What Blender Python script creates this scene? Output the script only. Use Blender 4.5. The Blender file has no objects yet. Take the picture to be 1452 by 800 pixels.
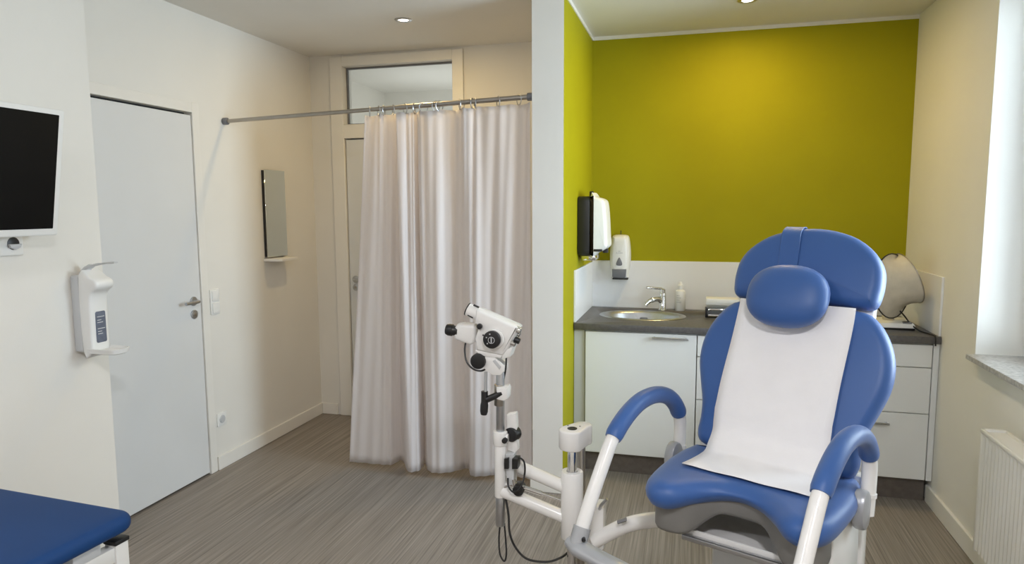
import bpy, bmesh, math, random
from mathutils import Vector, Matrix
random.seed(4)
C = bpy.context.scene.collection
SC = bpy.context.scene
PI = math.pi

# ------------------------------------------------------------------ camera
F_PX, YAW, PITCH, ROLL, CAM_H = 964.987, 14.951, -6.2129, -0.298, 1.5667
def cam_axes():
    y, p, r = map(math.radians, (YAW, PITCH, ROLL))
    fw = Vector((-math.sin(y)*math.cos(p), math.cos(y)*math.cos(p), math.sin(p)))
    rt = Vector((math.cos(y), math.sin(y), 0)); up = rt.cross(fw)
    rt, up = rt*math.cos(r)+up*math.sin(r), up*math.cos(r)-rt*math.sin(r)
    return rt, up, fw
RT, UP, FW = cam_axes()
def at(u, v, x=None, y=None, z=None):
    """point of the room seen at a pixel of the 1452x800 frame, on a plane of the room"""
    d = FW*F_PX + RT*(u-726) - UP*(v-400); o = Vector((0, 0, CAM_H))
    t = (x-o.x)/d.x if x is not None else (y-o.y)/d.y if y is not None else (z-o.z)/d.z
    return o + d*t
cam = bpy.data.cameras.new('camera'); co = bpy.data.objects.new('camera', cam); C.objects.link(co)
cam.sensor_width = 36; cam.lens = F_PX/1452*36; cam.clip_start = 0.05
m = Matrix((RT, UP, -FW)).transposed().to_4x4(); m.translation = (0, 0, CAM_H); co.matrix_world = m
SC.camera = co

# ------------------------------------------------------------------ light
SC.view_settings.view_transform = 'Standard'; SC.view_settings.look = 'None'
SC.view_settings.gamma = 1; SC.view_settings.use_curve_mapping = False
SC.view_settings.exposure = 0.0
SC.cycles.use_denoising = True
SC.cycles.max_bounces = 12; SC.cycles.diffuse_bounces = 6
SC.cycles.sample_clamp_indirect = 8
W = bpy.data.worlds.new('sky'); SC.world = W; W.use_nodes = True
W.node_tree.nodes['Background'].inputs[0].default_value = (0.78, 0.90, 1.02, 1)
W.node_tree.nodes['Background'].inputs[1].default_value = 18.0
def area(name, loc, rot, sx, sy, power, col, portal=False):
    l = bpy.data.lights.new(name, 'AREA'); l.shape = 'RECTANGLE'; l.size = sx; l.size_y = sy
    l.energy = power; l.color = col
    o = bpy.data.objects.new(name, l); C.objects.link(o); o.location = loc; o.rotation_euler = rot
    if portal: l.cycles.is_portal = True
    return o
area('window_portal', (1.50, 2.87, 1.70), (0, PI/2, 0), 1.62, 1.20, 1, (1, 1, 1), True)
WARM = (1.0, 0.71, 0.29)
def beam(name, loc, power, col=WARM, r=0.10):
    l = bpy.data.lights.new(name, 'AREA'); l.shape = 'DISK'; l.size = r; l.energy = power; l.color = col
    o = bpy.data.objects.new(name, l); C.objects.link(o); o.location = loc
    return o
LAMPS = [(-1.678, 3.841), (0.25, 3.994)]
POWERS = [7.2, 10.4]
for (x, y), e in zip(LAMPS, POWERS): beam('downlight_beam', (x, y, 2.660), e)
for x, y, e in ((-1.5, 0.0, 22), (0.25, 0.0, 47)): beam('ceiling_lamp', (x, y, 2.655), e, (0.96, 0.96, 1.0), 0.28)   # white ceiling lamps over the near half of the room

# ------------------------------------------------------------------ materials
def nodes(m): return m.node_tree.nodes, m.node_tree.links
def mat(name, col, rough=0.5, metal=0.0, var=0.04, vscale=8, bump=0.0, bscale=200, coat=0, spec=0.5, sheen=0, stretch=(1, 1, 1)):
    m = bpy.data.materials.new(name); m.use_nodes = True; N, L = nodes(m); b = N['Principled BSDF']
    b.inputs['Roughness'].default_value = rough; b.inputs['Metallic'].default_value = metal
    b.inputs['Coat Weight'].default_value = coat; b.inputs['Specular IOR Level'].default_value = spec
    b.inputs['Sheen Weight'].default_value = sheen
    tc = N.new('ShaderNodeTexCoord'); mp = N.new('ShaderNodeMapping'); mp.inputs['Scale'].default_value = stretch
    L.new(tc.outputs['Object'], mp.inputs['Vector'])
    n = N.new('ShaderNodeTexNoise'); n.inputs['Scale'].default_value = vscale; n.inputs['Detail'].default_value = 4
    L.new(mp.outputs[0], n.inputs['Vector'])
    r = N.new('ShaderNodeValToRGB')
    r.color_ramp.elements[0].position = 0.3; r.color_ramp.elements[1].position = 0.7
    r.color_ramp.elements[0].color = tuple(c*(1-var) for c in col)+(1,)
    r.color_ramp.elements[1].color = tuple(min(1, c*(1+var)) for c in col)+(1,)
    L.new(n.outputs['Fac'], r.inputs['Fac']); L.new(r.outputs['Color'], b.inputs['Base Color'])
    if bump:
        n2 = N.new('ShaderNodeTexNoise'); n2.inputs['Scale'].default_value = bscale; n2.inputs['Detail'].default_value = 3
        L.new(mp.outputs[0], n2.inputs['Vector'])
        bp = N.new('ShaderNodeBump'); bp.inputs['Strength'].default_value = bump; bp.inputs['Distance'].default_value = 0.002
        L.new(n2.outputs['Fac'], bp.inputs['Height']); L.new(bp.outputs[0], b.inputs['Normal'])
    return m
M = {}
M['wall'] = mat('white_wall_paint', (0.78, 0.76, 0.71), 0.85, var=0.015, vscale=3, bump=0.15, bscale=260, spec=0.2)
M['ceil'] = mat('ceiling_paint', (0.74, 0.72, 0.67), 0.9, var=0.015, vscale=3, bump=0.1, bscale=200, spec=0.1)
M['green'] = mat('olive_green_wall_paint', (0.34, 0.315, 0.006), 0.65, var=0.03, vscale=3, bump=0.15, bscale=260, spec=0.15)
M['trimw'] = mat('white_trim_lacquer', (0.80, 0.78, 0.73), 0.45, var=0.01)
M['door'] = mat('pale_grey_door_lacquer', (0.70, 0.71, 0.71), 0.45, var=0.012, vscale=4)
M['cab'] = mat('white_cabinet_front', (0.78, 0.79, 0.78), 0.35, var=0.01, vscale=4)
M['splash'] = mat('white_splash_panel', (0.80, 0.81, 0.82), 0.3, var=0.01)
M['top'] = mat('dark_grey_worktop', (0.105, 0.10, 0.10), 0.4, var=0.2, vscale=60)
M['plinth'] = mat('brown_grey_plinth', (0.13, 0.11, 0.095), 0.5, var=0.15, vscale=40)
M['steel'] = mat('brushed_steel', (0.50, 0.51, 0.53), 0.34, 1.0, var=0.06, vscale=30, stretch=(1, 12, 1))
M['chrome'] = mat('polished_chrome', (0.75, 0.75, 0.75), 0.12, 1.0, var=0.02)
M['dsteel'] = mat('dull_rod_steel', (0.42, 0.39, 0.35), 0.35, 1.0, var=0.05)
M['plastic'] = mat('white_plastic', (0.80, 0.80, 0.78), 0.35, var=0.01)
M['cream'] = mat('cream_enamel', (0.82, 0.81, 0.79), 0.25, var=0.012, coat=0.3)
M['greyplastic'] = mat('light_grey_plastic', (0.55, 0.56, 0.57), 0.45, var=0.015)
M['silver'] = mat('silver_grey_lacquer', (0.42, 0.43, 0.45), 0.32, 0.3, var=0.02)
M['shell'] = mat('taupe_grey_shell', (0.20, 0.195, 0.185), 0.45, var=0.03)
M['black'] = mat('black_plastic', (0.012, 0.012, 0.013), 0.4, var=0.1)
M['screen'] = mat('black_screen_glass', (0.003, 0.003, 0.003), 0.55, var=0.0, spec=0.12)
M['blue'] = mat('blue_vinyl', (0.030, 0.100, 0.315), 0.45, var=0.03, vscale=6, bump=0.12, bscale=500, sheen=0.15)
M['bedblue'] = mat('navy_blue_vinyl', (0.009, 0.048, 0.165), 0.55, spec=0.2, var=0.04, vscale=6, bump=0.15, bscale=500)
M['paper'] = mat('white_crepe_paper', (0.86, 0.85, 0.86), 0.8, var=0.015, vscale=14, bump=0.35, bscale=160, spec=0.1)
M['window_label'] = mat('grey_blue_clear_window', (0.13, 0.15, 0.20), 0.25, var=0.12, vscale=60)
M['dgrey'] = mat('slate_grey_plastic', (0.16, 0.165, 0.18), 0.35, var=0.05)
M['fabric'] = mat('beige_hood_fabric', (0.60, 0.55, 0.45), 0.85, var=0.06, vscale=20, bump=0.4, bscale=60, spec=0.15)
M['stone'] = mat('grey_stone_sill', (0.42, 0.41, 0.40), 0.35, var=0.3, vscale=70)
M['mirror'] = mat('mirror_glass', (0.75, 0.78, 0.74), 0.03, 1.0, var=0.0)
M['gasket'] = mat('dark_gap_seal', (0.02, 0.02, 0.02), 0.7, var=0.1)
M['radiator'] = mat('white_radiator_enamel', (0.78, 0.76, 0.72), 0.35, var=0.01)

def floor_mat():
    m = bpy.data.materials.new('woven_striped_vinyl_floor'); m.use_nodes = True; N, L = nodes(m); b = N['Principled BSDF']
    b.inputs['Roughness'].default_value = 0.5; b.inputs['Specular IOR Level'].default_value = 0.35
    tc = N.new('ShaderNodeTexCoord'); mix = None
    cols = []
    for sc, lo, hi in (((95, 1.1, 1), (0.135, 0.113, 0.093), (0.37, 0.322, 0.275)), ((240, 3.0, 1), (0.15, 0.132, 0.115), (0.345, 0.308, 0.27))):
        mp = N.new('ShaderNodeMapping'); mp.inputs['Scale'].default_value = sc; L.new(tc.outputs['Object'], mp.inputs['Vector'])
        n = N.new('ShaderNodeTexNoise'); n.inputs['Scale'].default_value = 1; n.inputs['Detail'].default_value = 3; L.new(mp.outputs[0], n.inputs['Vector'])
        r = N.new('ShaderNodeValToRGB'); r.color_ramp.elements[0].position = 0.32; r.color_ramp.elements[1].position = 0.68
        r.color_ramp.elements[0].color = lo+(1,); r.color_ramp.elements[1].color = hi+(1,)
        L.new(n.outputs['Fac'], r.inputs['Fac']); cols.append((n, r))
    mx = N.new('ShaderNodeMix'); mx.data_type = 'RGBA'; mx.inputs['Factor'].default_value = 0.5
    L.new(cols[0][1].outputs[0], mx.inputs['A']); L.new(cols[1][1].outputs[0], mx.inputs['B'])
    L.new(mx.outputs['Result'], b.inputs['Base Color'])
    bp = N.new('ShaderNodeBump'); bp.inputs['Strength'].default_value = 0.2; bp.inputs['Distance'].default_value = 0.001
    L.new(cols[1][0].outputs['Fac'], bp.inputs['Height']); L.new(bp.outputs[0], b.inputs['Normal'])
    return m
M['floor'] = floor_mat()
def curtain_mat():
    m = bpy.data.materials.new('white_satin_curtain'); m.use_nodes = True; N, L = nodes(m); b = N['Principled BSDF']
    b.inputs['Roughness'].default_value = 0.38; b.inputs['Specular IOR Level'].default_value = 0.55
    b.inputs['Sheen Weight'].default_value = 0.2
    uv = N.new('ShaderNodeUVMap'); mp = N.new('ShaderNodeMapping'); mp.inputs['Scale'].default_value = (70, 1.2, 1)
    L.new(uv.outputs[0], mp.inputs['Vector'])
    n = N.new('ShaderNodeTexNoise'); n.inputs['Scale'].default_value = 1; n.inputs['Detail'].default_value = 4; L.new(mp.outputs[0], n.inputs['Vector'])
    r = N.new('ShaderNodeValToRGB'); r.color_ramp.elements[0].position = 0.35; r.color_ramp.elements[1].position = 0.65
    r.color_ramp.elements[0].color = (0.88, 0.855, 0.855, 1); r.color_ramp.elements[1].color = (0.94, 0.92, 0.925, 1)
    L.new(n.outputs['Fac'], r.inputs['Fac']); L.new(r.outputs['Color'], b.inputs['Base Color'])
    bp = N.new('ShaderNodeBump'); bp.inputs['Strength'].default_value = 0.12; bp.inputs['Distance'].default_value = 0.003
    L.new(n.outputs['Fac'], bp.inputs['Height']); L.new(bp.outputs[0], b.inputs['Normal'])
    tr = N.new('ShaderNodeBsdfTranslucent'); tr.inputs[0].default_value = (0.92, 0.89, 0.89, 1)
    mx = N.new('ShaderNodeMixShader'); mx.inputs[0].default_value = 0.55
    L.new(b.outputs[0], mx.inputs[1]); L.new(tr.outputs[0], mx.inputs[2]); L.new(mx.outputs[0], N['Material Output'].inputs['Surface'])
    return m
M['curtain'] = curtain_mat()
def glass_mat(name, col, rough=0.0, alpha=0.12):
    m = bpy.data.materials.new(name); m.use_nodes = True; N, L = nodes(m)
    g = N.new('ShaderNodeBsdfGlossy'); g.inputs['Roughness'].default_value = 0.03
    t = N.new('ShaderNodeBsdfTransparent'); t.inputs[0].default_value = col+(1,)
    fr = N.new('ShaderNodeFresnel'); fr.inputs[0].default_value = 1.45
    mx = N.new('ShaderNodeMixShader'); L.new(fr.outputs[0], mx.inputs[0]); L.new(t.outputs[0], mx.inputs[1]); L.new(g.outputs[0], mx.inputs[2])
    L.new(mx.outputs[0], N['Material Output'].inputs['Surface'])
    return m
M['glass'] = glass_mat('clear_pane_glass', (0.95, 0.97, 0.97))
def emit_mat(name, col, s):
    m = bpy.data.materials.new(name); m.use_nodes = True; N, L = nodes(m); b = N['Principled BSDF']
    b.inputs['Base Color'].default_value = col+(1,); b.inputs['Emission Color'].default_value = col+(1,); b.inputs['Emission Strength'].default_value = s
    return m
M['lamp'] = emit_mat('lit_downlight_lens', (1.0, 0.93, 0.8), 12)

# ------------------------------------------------------------------ mesh helpers
def mesh_obj(name, bm, mats, parent=None, smooth=True, angle=40):
    bmesh.ops.recalc_face_normals(bm, faces=bm.faces[:])
    me = bpy.data.meshes.new(name); bm.to_mesh(me); bm.free()
    if not isinstance(mats, (list, tuple)): mats = [mats]
    for q in mats: me.materials.append(q)
    if smooth:
        me.polygons.foreach_set('use_smooth', [True]*len(me.polygons))
        try: me.set_sharp_from_angle(angle=math.radians(angle))
        except Exception: pass
    o = bpy.data.objects.new(name, me); C.objects.link(o)
    if parent: o.parent = parent
    return o
def tag(o, label, cat, group=None, kind=None):
    o['label'] = label; o['category'] = cat
    if group: o['group'] = group
    if kind: o['kind'] = kind
    return o
def thing(name, loc, label, cat, rz=0, group=None, kind=None):
    o = bpy.data.objects.new(name, None); o.empty_display_size = 0.1; C.objects.link(o)
    o.location = loc; o.rotation_euler = (0, 0, rz)
    return tag(o, label, cat, group, kind)
def NB(): return bmesh.new()
def box(bm, a, b, bev=0.0, seg=2, mx=None, mi=0):
    g = bmesh.ops.create_cube(bm, size=1)
    vs = g['verts']
    for v in vs: v.co = Vector((a[i]+(b[i]-a[i])*(v.co[i]+0.5) for i in range(3)))
    fs = set(f for v in vs for f in v.link_faces)
    for f in fs: f.material_index = mi
    if bev:
        es = list(set(e for v in vs for e in v.link_edges))
        r = bmesh.ops.bevel(bm, geom=es, offset=bev, segments=seg, affect='EDGES', profile=0.5)
        vs = list(set(list(r['verts'])+[v for v in vs if v.is_valid]))
        fs = set(f for v in vs for f in v.link_faces)
        for f in fs: f.material_index = mi
    if mx is not None:
        for v in vs: v.co = mx @ v.co
    return bm
def catmull(pts, n=6, closed=False):
    P = [Vector(p) for p in pts]; out = []; k = len(P)
    rng = range(k) if closed else range(k-1)
    for i in rng:
        p1, p2 = P[i], P[(i+1) % k]
        p0 = P[(i-1) % k] if closed or i > 0 else p1*2-p2
        p3 = P[(i+2) % k] if closed or i+2 < k else p2*2-p1
        for j in range(n):
            t = j/n
            out.append(0.5*((2*p1)+(p2-p0)*t+(2*p0-5*p1+4*p2-p3)*t*t+(3*p1-p0-3*p2+p3)*t**3))
    if not closed: out.append(P[-1])
    return out
def tube(bm, pts, r, seg=14, closed=False, caps=True, mi=0, squash=None):
    P = [Vector(p) for p in pts]; n = len(P)
    R = r if isinstance(r, (list, tuple)) else [r]*n
    if len(R) != n: R = [R[0]+(R[-1]-R[0])*i/(n-1) for i in range(n)]
    rings = []; nrm = None
    for i in range(n):
        a = P[(i-1) % n] if (closed or i > 0) else P[i]; b = P[(i+1) % n] if (closed or i < n-1) else P[i]
        t = (b-a).normalized()
        if nrm is None:
            ref = Vector((0, 0, 1)) if abs(t.z) < 0.9 else Vector((1, 0, 0)); nrm = t.cross(ref).normalized()
        else:
            nrm = (nrm-t*nrm.dot(t)).normalized()
        bi = t.cross(nrm)
        s = squash[i] if squash else 1
        rings.append([bm.verts.new(P[i]+(nrm*math.cos(2*PI*k/seg)+bi*math.sin(2*PI*k/seg)*s)*R[i]) for k in range(seg)])
    m = n if closed else n-1
    for i in range(m):
        A, B = rings[i], rings[(i+1) % n]
        for k in range(seg):
            f = bm.faces.new((A[k], A[(k+1) % seg], B[(k+1) % seg], B[k])); f.material_index = mi
    if caps and not closed:
        bm.faces.new(rings[0][::-1]).material_index = mi; bm.faces.new(rings[-1]).material_index = mi
    return bm
def basis(o, ex, ey, ez):
    m = Matrix((Vector(ex), Vector(ey), Vector(ez))).transposed().to_4x4(); m.translation = Vector(o); return m
def axis_mx(o, d):
    d = Vector(d).normalized(); ref = Vector((0, 0, 1)) if abs(d.z) < 0.9 else Vector((1, 0, 0))
    x = ref.cross(d).normalized(); return basis(o, x, d.cross(x), d)
def lathe(bm, prof, mx=Matrix(), seg=28, mi=0):
    rings = []
    for r, z in prof:
        if r < 1e-6: rings.append([bm.verts.new(mx @ Vector((0, 0, z)))])
        else: rings.append([bm.verts.new(mx @ Vector((r*math.cos(2*PI*k/seg), r*math.sin(2*PI*k/seg), z))) for k in range(seg)])
    for A, B in zip(rings, rings[1:]):
        for k in range(seg):
            k2 = (k+1) % seg
            if len(A) == 1 and len(B) == 1: continue
            if len(A) == 1: f = bm.faces.new((A[0], B[k2], B[k]))
            elif len(B) == 1: f = bm.faces.new((A[k], A[k2], B[0]))
            else: f = bm.faces.new((A[k], A[k2], B[k2], B[k]))
            f.material_index = mi
    for A in (rings[0], rings[-1]):
        if len(A) > 1: bm.faces.new(A).material_index = mi
    return bm
def cyl(bm, a, b, r, bev=0.002, seg=24, mi=0):
    a, b = Vector(a), Vector(b); h = (b-a).length; bev = min(bev, h*0.45, r*0.45)
    return lathe(bm, [(0, 0), (r-bev, 0), (r-bev*.3, bev*.3), (r, bev), (r, h-bev), (r-bev*.3, h-bev*.3), (r-bev, h), (0, h)], axis_mx(a, b-a), seg, mi)
def offset_poly(P, d):
    n = len(P); out = []
    area2 = sum(P[i].x*P[(i+1) % n].y-P[(i+1) % n].x*P[i].y for i in range(n)); s = 1 if area2 > 0 else -1
    for i in range(n):
        a, b = P[i-1], P[(i+1) % n]; t = (b-a)
        t = t.normalized() if t.length > 1e-9 else Vector((1, 0))
        out.append(P[i]+Vector((-t.y, t.x))*s*d)
    return out
def slab(bm, outline, prof, mx=Matrix(), dome=0.0, smoothn=6, mi=0, rings=(0.85, 0.65, 0.42, 0.18), bottom=True):
    """rounded padded slab: outline in the frame's XY; prof = list of (inset, height) from bottom to top"""
    P = [Vector(p) for p in outline]
    if smoothn: P = [Vector((q.x, q.y)) for q in catmull([(p[0], p[1], 0) for p in outline], smoothn, True)]
    n = len(P); L = []
    for ins, h in prof:
        Q = offset_poly(P, ins) if abs(ins) > 1e-9 else P
        L.append([bm.verts.new(mx @ Vector((q.x, q.y, h))) for q in Q]); last = Q; hl = h
    for A, B in zip(L, L[1:]):
        for k in range(n):
            bm.faces.new((A[k], A[(k+1) % n], B[(k+1) % n], B[k])).material_index = mi
    if bottom: bm.faces.new(L[0][::-1]).material_index = mi
    if dome:
        c = sum(last, Vector((0, 0)))/n; prev = L[-1]
        for s in rings:
            ring = [bm.verts.new(mx @ Vector((c.x+(q.x-c.x)*s, c.y+(q.y-c.y)*s, hl+dome*(1-s*s)))) for q in last]
            for k in range(n): bm.faces.new((prev[k], prev[(k+1) % n], ring[(k+1) % n], ring[k])).material_index = mi
            prev = ring
        cv = bm.verts.new(mx @ Vector((c.x, c.y, hl+dome)))
        for k in range(n): bm.faces.new((prev[k], prev[(k+1) % n], cv)).material_index = mi
    else:
        bm.faces.new(L[-1]).material_index = mi
    return bm
def pad_prof(z0, z1, r, rb=None, k=5):
    rb = rb if rb is not None else r; out = []
    for i in range(k+1):
        a = PI/2*i/k; out.append((rb*(1-math.sin(a)), z0+rb*(1-math.cos(a))))
    for i in range(k+1):
        a = PI/2*i/k; out.append((r*(1-math.cos(a)), z1-r+r*math.sin(a)))
    return out
def edge_prof(z0, z1, b): return [(b, z0), (b*.3, z0+b*.3), (0, z0+b), (0, z1-b), (b*.3, z1-b*.3), (b, z1)]
def rrect(w, h, r, n=5, cx=0, cy=0):
    out = []
    for sx, sy, a0 in ((1, 1, 0), (-1, 1, 90), (-1, -1, 180), (1, -1, 270)):
        for i in range(n+1):
            a = math.radians(a0+90*i/n); out.append((cx+sx*(w/2-r)+r*math.cos(a), cy+sy*(h/2-r)+r*math.sin(a)))
    return out
def plate(bm, w, h, t, r, mx, bev=0.002, mi=0):
    return slab(bm, rrect(w, h, r), edge_prof(0, t, bev), mx, smoothn=0, mi=mi)
def mirror_half(h):
    """half outline from (0,y0) round the right side to (0,y1) -> closed outline"""
    return h + [(-x, y) for x, y in h[::-1] if abs(x) > 1e-6]
def struct(name, bm, m, label, cat, parent=None, smooth=False):
    o = mesh_obj(name, bm, m, parent, smooth)
    if parent is None: tag(o, label, cat, None, 'structure')
    return o
def dup(o, parent=None):
    c = o.copy(); C.objects.link(c)
    if parent: c.parent = parent
    for ch in list(o.children): dup(ch, c)
    return c

# ------------------------------------------------------------------ room shell
XL, XR, YB, H = -2.744, 1.2365, 4.567, 2.67
PX0, PX1, PY = -0.836, -0.667, 3.555           # partition
YN = -2.0
b = NB(); box(b, (XL-.4, YN-.2, -.1), (XR+.4, YB+.2, 0)); struct('floor', b, M['floor'], 'brown grey striped vinyl floor of the whole room', 'floor')
b = NB(); box(b, (XL-.4, YN-.2, H), (XR+.4, YB+1.7, H+.1)); struct('ceiling', b, M['ceil'], 'plain off-white ceiling with recessed downlights', 'ceiling')
# left wall with an opening for the door
DY0, DY1, DZ = 2.45, 3.305, 2.105
b = NB()
box(b, (XL-.2, YN, 0), (XL, DY0-.02, H)); box(b, (XL-.2, DY1+.02, 0), (XL, YB+.2, H)); box(b, (XL-.2, DY0-.02, DZ+.02), (XL, DY1+.02, H))
struct('wall_left', b, M['wall'], 'white left wall that holds the flush door and the mirror', 'wall')
b = NB(); box(b, (XL+.001, YN, 0.001), (-2.5, 2.412, H-.001), 0.004, 1); struct('wall_pier', b, M['wall'], 'white wall pier at left carrying the television and sanitiser', 'wall')
TX0, TX1, TZ0, TZ1 = -2.515, -1.60, 2.16, 2.60
b = NB()
box(b, (XL, YB, 0), (TX0, YB+.15, H)); box(b, (TX1, YB, 0), (-.75, YB+.15, H)); box(b, (TX0, YB, TZ1), (TX1, YB+.15, H))
struct('wall_back', b, M['wall'], 'off-white back wall behind the curtain around the transom door', 'wall')
b = NB(); box(b, (-.75, YB, 0), (XR+.3, YB+.15, H)); struct('wall_alcove', b, M['green'], 'olive green back wall above the sink counter', 'wall')
b = NB(); box(b, (PX0, PY, 0), (PX1, YB, H))
for f in b.faces:
    if f.calc_center_median().x > PX1-.001: f.material_index = 1
struct('wall_partition', b, [M['wall'], M['green']], 'white partition wall end between curtain cubicle and green alcove', 'wall')
WY0, WY1, WZ0, WZ1, WT = 2.30, 3.445, 0.90, 2.52, 0.32
b = NB()
box(b, (XR, YN, 0), (XR+WT, WY0, H)); box(b, (XR, WY1, 0), (XR+WT, YB+.15, H)); box(b, (XR, WY0, 0), (XR+WT, WY1, WZ0)); box(b, (XR, WY0, WZ1), (XR+WT, WY1, H))
struct('wall_right', b, M['wall'], 'cream white right wall with the window opening', 'wall')
b = NB(); box(b, (XL-.2, YN-.15, 0), (XR+.3, YN, H)); struct('wall_front', b, M['wall'], 'white wall at the near end of the room', 'wall')
# white line where the green paint stops under the ceiling
b = NB(); box(b, (PX1, YB-.006, H-.022), (XR, YB, H)); box(b, (PX1, PY+.01, H-.022), (PX1+.006, YB, H))
struct('trim_1', b, M['trimw'], 'thin white line between green wall and ceiling', 'trim')
def skirting(name, a, c, label):
    b = NB(); box(b, a, c, 0.003, 1); struct(name, b, M['trimw'], label, 'baseboard')
skirting('baseboard_left', (XL, 3.37, 0), (XL+.014, YB, .085), 'white baseboard along the left wall under the mirror')
skirting('baseboard_back', (XL+.014, YB-.014, 0), (-2.60, YB, .085), 'short white baseboard in the far left corner')
skirting('baseboard_right', (XR-.016, 1.0, 0), (XR, 3.93, .095), 'white baseboard on the right wall under the radiator')
skirting('baseboard_partition', (PX0-.012, PY-.014, 0), (PX1+.012, PY, .085), 'white baseboard on the end of the partition wall')

# door 1, flush, in the left wall
d1 = thing('door_1', (XL, DY1, 0), 'flush pale grey door in the left wall with lever handle', 'door', kind='structure')
def local(b, p):
    for v in b.verts: v.co -= Vector(p.location)
    return b
b = NB(); box(b, (XL-.045, DY0, 0.012), (XL-.002, DY1, DZ-.012), 0.002, 1); mesh_obj('door_leaf', local(b, d1), M['door'], d1)
b = NB(); box(b, (XL-.12, DY0-.018, 0), (XL-.05, DY1+.018, DZ+.018)); mesh_obj('dark_gap', local(b, d1), M['gasket'], d1, False)
b = NB()
box(b, (XL-.05, DY1+.004, 0), (XL+.006, DY1+.06, DZ+.06), .002, 1); box(b, (XL-.05, DY0-.06, DZ+.004), (XL+.006, DY1+.004, DZ+.06), .002, 1); box(b, (XL-.05, DY0-.02, 0), (XL+.006, DY0-.004, DZ), .002, 1)
mesh_obj('door_frame', local(b, d1), M['trimw'], d1)
def lever(parent, base, along, out, ln=0.115):
    base, al, ou = Vector(base), Vector(along), Vector(out)
    hb = NB(); cyl(hb, base, base+ou*.009, .026, .002)
    pts = catmull([base+ou*.006, base+ou*.035, base+ou*.05+al*.014, base+ou*.052+al*.05, base+ou*.05+al*ln], 5)
    tube(hb, pts, [0.009]*len(pts)); return mesh_obj('handle', local(hb, parent), M['steel'], parent)
def rose(parent, base, out):
    base, ou = Vector(base), Vector(out)
    hb = NB(); cyl(hb, base, base+ou*.008, .026, .002); ro = mesh_obj('lock_rose', local(hb, parent), M['steel'], parent)
    hb = NB(); cyl(hb, base+ou*.008, base+ou*.012, .010, .001); mesh_obj('lock_cylinder', local(hb, parent), M['dsteel'], ro)
lever(d1, (XL-.002, 3.243, 1.048), (0, -1, 0), (1, 0, 0)); rose(d1, (XL-.002, 3.243, .972), (1, 0, 0))

# door 2 with transom in the back wall
d2 = thing('door_2', (-2.05, YB, 0), 'grey door with a glazed transom behind the curtain', 'door', kind='structure')
b = NB(); fy0, fy1 = YB-.018, YB+.12
box(b, (-2.575, fy0, 0), (-2.475, fy1, 2.655), .003, 1); box(b, (-1.635, fy0, 0), (-1.555, fy1, 2.655), .003, 1)
box(b, (-2.475, fy0, 2.585), (-1.635, fy1, 2.655), .003, 1); box(b, (-2.475, fy0, 2.075), (-1.635, fy1, 2.175), .003, 1)
mesh_obj('door_frame', local(b, d2), M['trimw'], d2)
b = NB(); box(b, (-2.469, YB+.0, 0.008), (-1.641, YB+.04, 2.068), .002, 1); mesh_obj('door_leaf', local(b, d2), M['door'], d2)
b = NB(); box(b, (-2.474, YB+.041, 0), (-1.636, YB+.075, 2.074)); mesh_obj('dark_gap', local(b, d2), M['gasket'], d2, False)
b = NB(); box(b, (-2.47, YB+.05, 2.18), (-1.64, YB+.056, 2.58)); mesh_obj('transom_pane', local(b, d2), M['glass'], d2, False)
b = NB()
for a, c in (((-2.474, 2.176), (-2.462, 2.584)), ((-1.648, 2.176), (-1.636, 2.584)), ((-2.462, 2.572), (-1.648, 2.584)), ((-2.462, 2.176), (-1.648, 2.186))):
    box(b, (a[0], YB+.045, a[1]), (c[0], YB+.062, c[1]))
mesh_obj('pane_gasket', local(b, d2), M['dgrey'], d2, False)
lever(d2, (-2.42, YB, 1.045), (1, 0, 0), (0, -1, 0)); rose(d2, (-2.42, YB, .985), (0, -1, 0))
# corridor seen through the transom
b = NB(); box(b, (-2.9, 6.15, 1.6), (-1.0, 6.25, H)); box(b, (-3.0, YB+.15, 1.6), (-2.9, 6.25, H)); box(b, (-1.0, YB+.15, 1.6), (-.9, 6.25, H)); box(b, (-3.0, YB+.15, 1.5), (-.9, 6.25, 1.6))
struct('wall_corridor', b, M['wall'], 'pale corridor wall seen through the transom pane', 'wall')
area('corridor_fill', (-1.95, 5.5, 1.9), (PI, 0, 0), 1.2, 0.8, 6.0, (0.95, 0.98, 1.0))  # added unseen uplight that brightens the space behind the transom pane

# windows
def window(name, y0, y1, label):
    w = thing(name, (XR+.2, (y0+y1)/2, WZ0), label, 'window', kind='structure')
    b = NB(); xa, xb = XR+.185, XR+.245
    for ya, yb, za, zb in ((y0, y0+.07, WZ0, WZ1), (y1-.07, y1, WZ0, WZ1), (y0+.07, y1-.07, WZ0, WZ0+.08), (y0+.07, y1-.07, WZ1-.07, WZ1)):
        box(b, (xa, ya, za), (xb, yb, zb), .004, 1)
    mesh_obj('window_frame', local(b, w), M['plastic'], w)
    b = NB(); box(b, (XR+.21, y0+.07, WZ0+.08), (XR+.215, y1-.07, WZ1-.07)); mesh_obj('pane', local(b, w), M['glass'], w, False)
    b = NB(); box(b, (XR-.045, y0-.05, WZ0-.018), (XR+.19, y1-.02, WZ0+.006), .004, 2); mesh_obj('window_sill', local(b, w), M['stone'], w)
window('window_1', WY0, WY1, 'tall white window at the right edge with stone sill')

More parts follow.
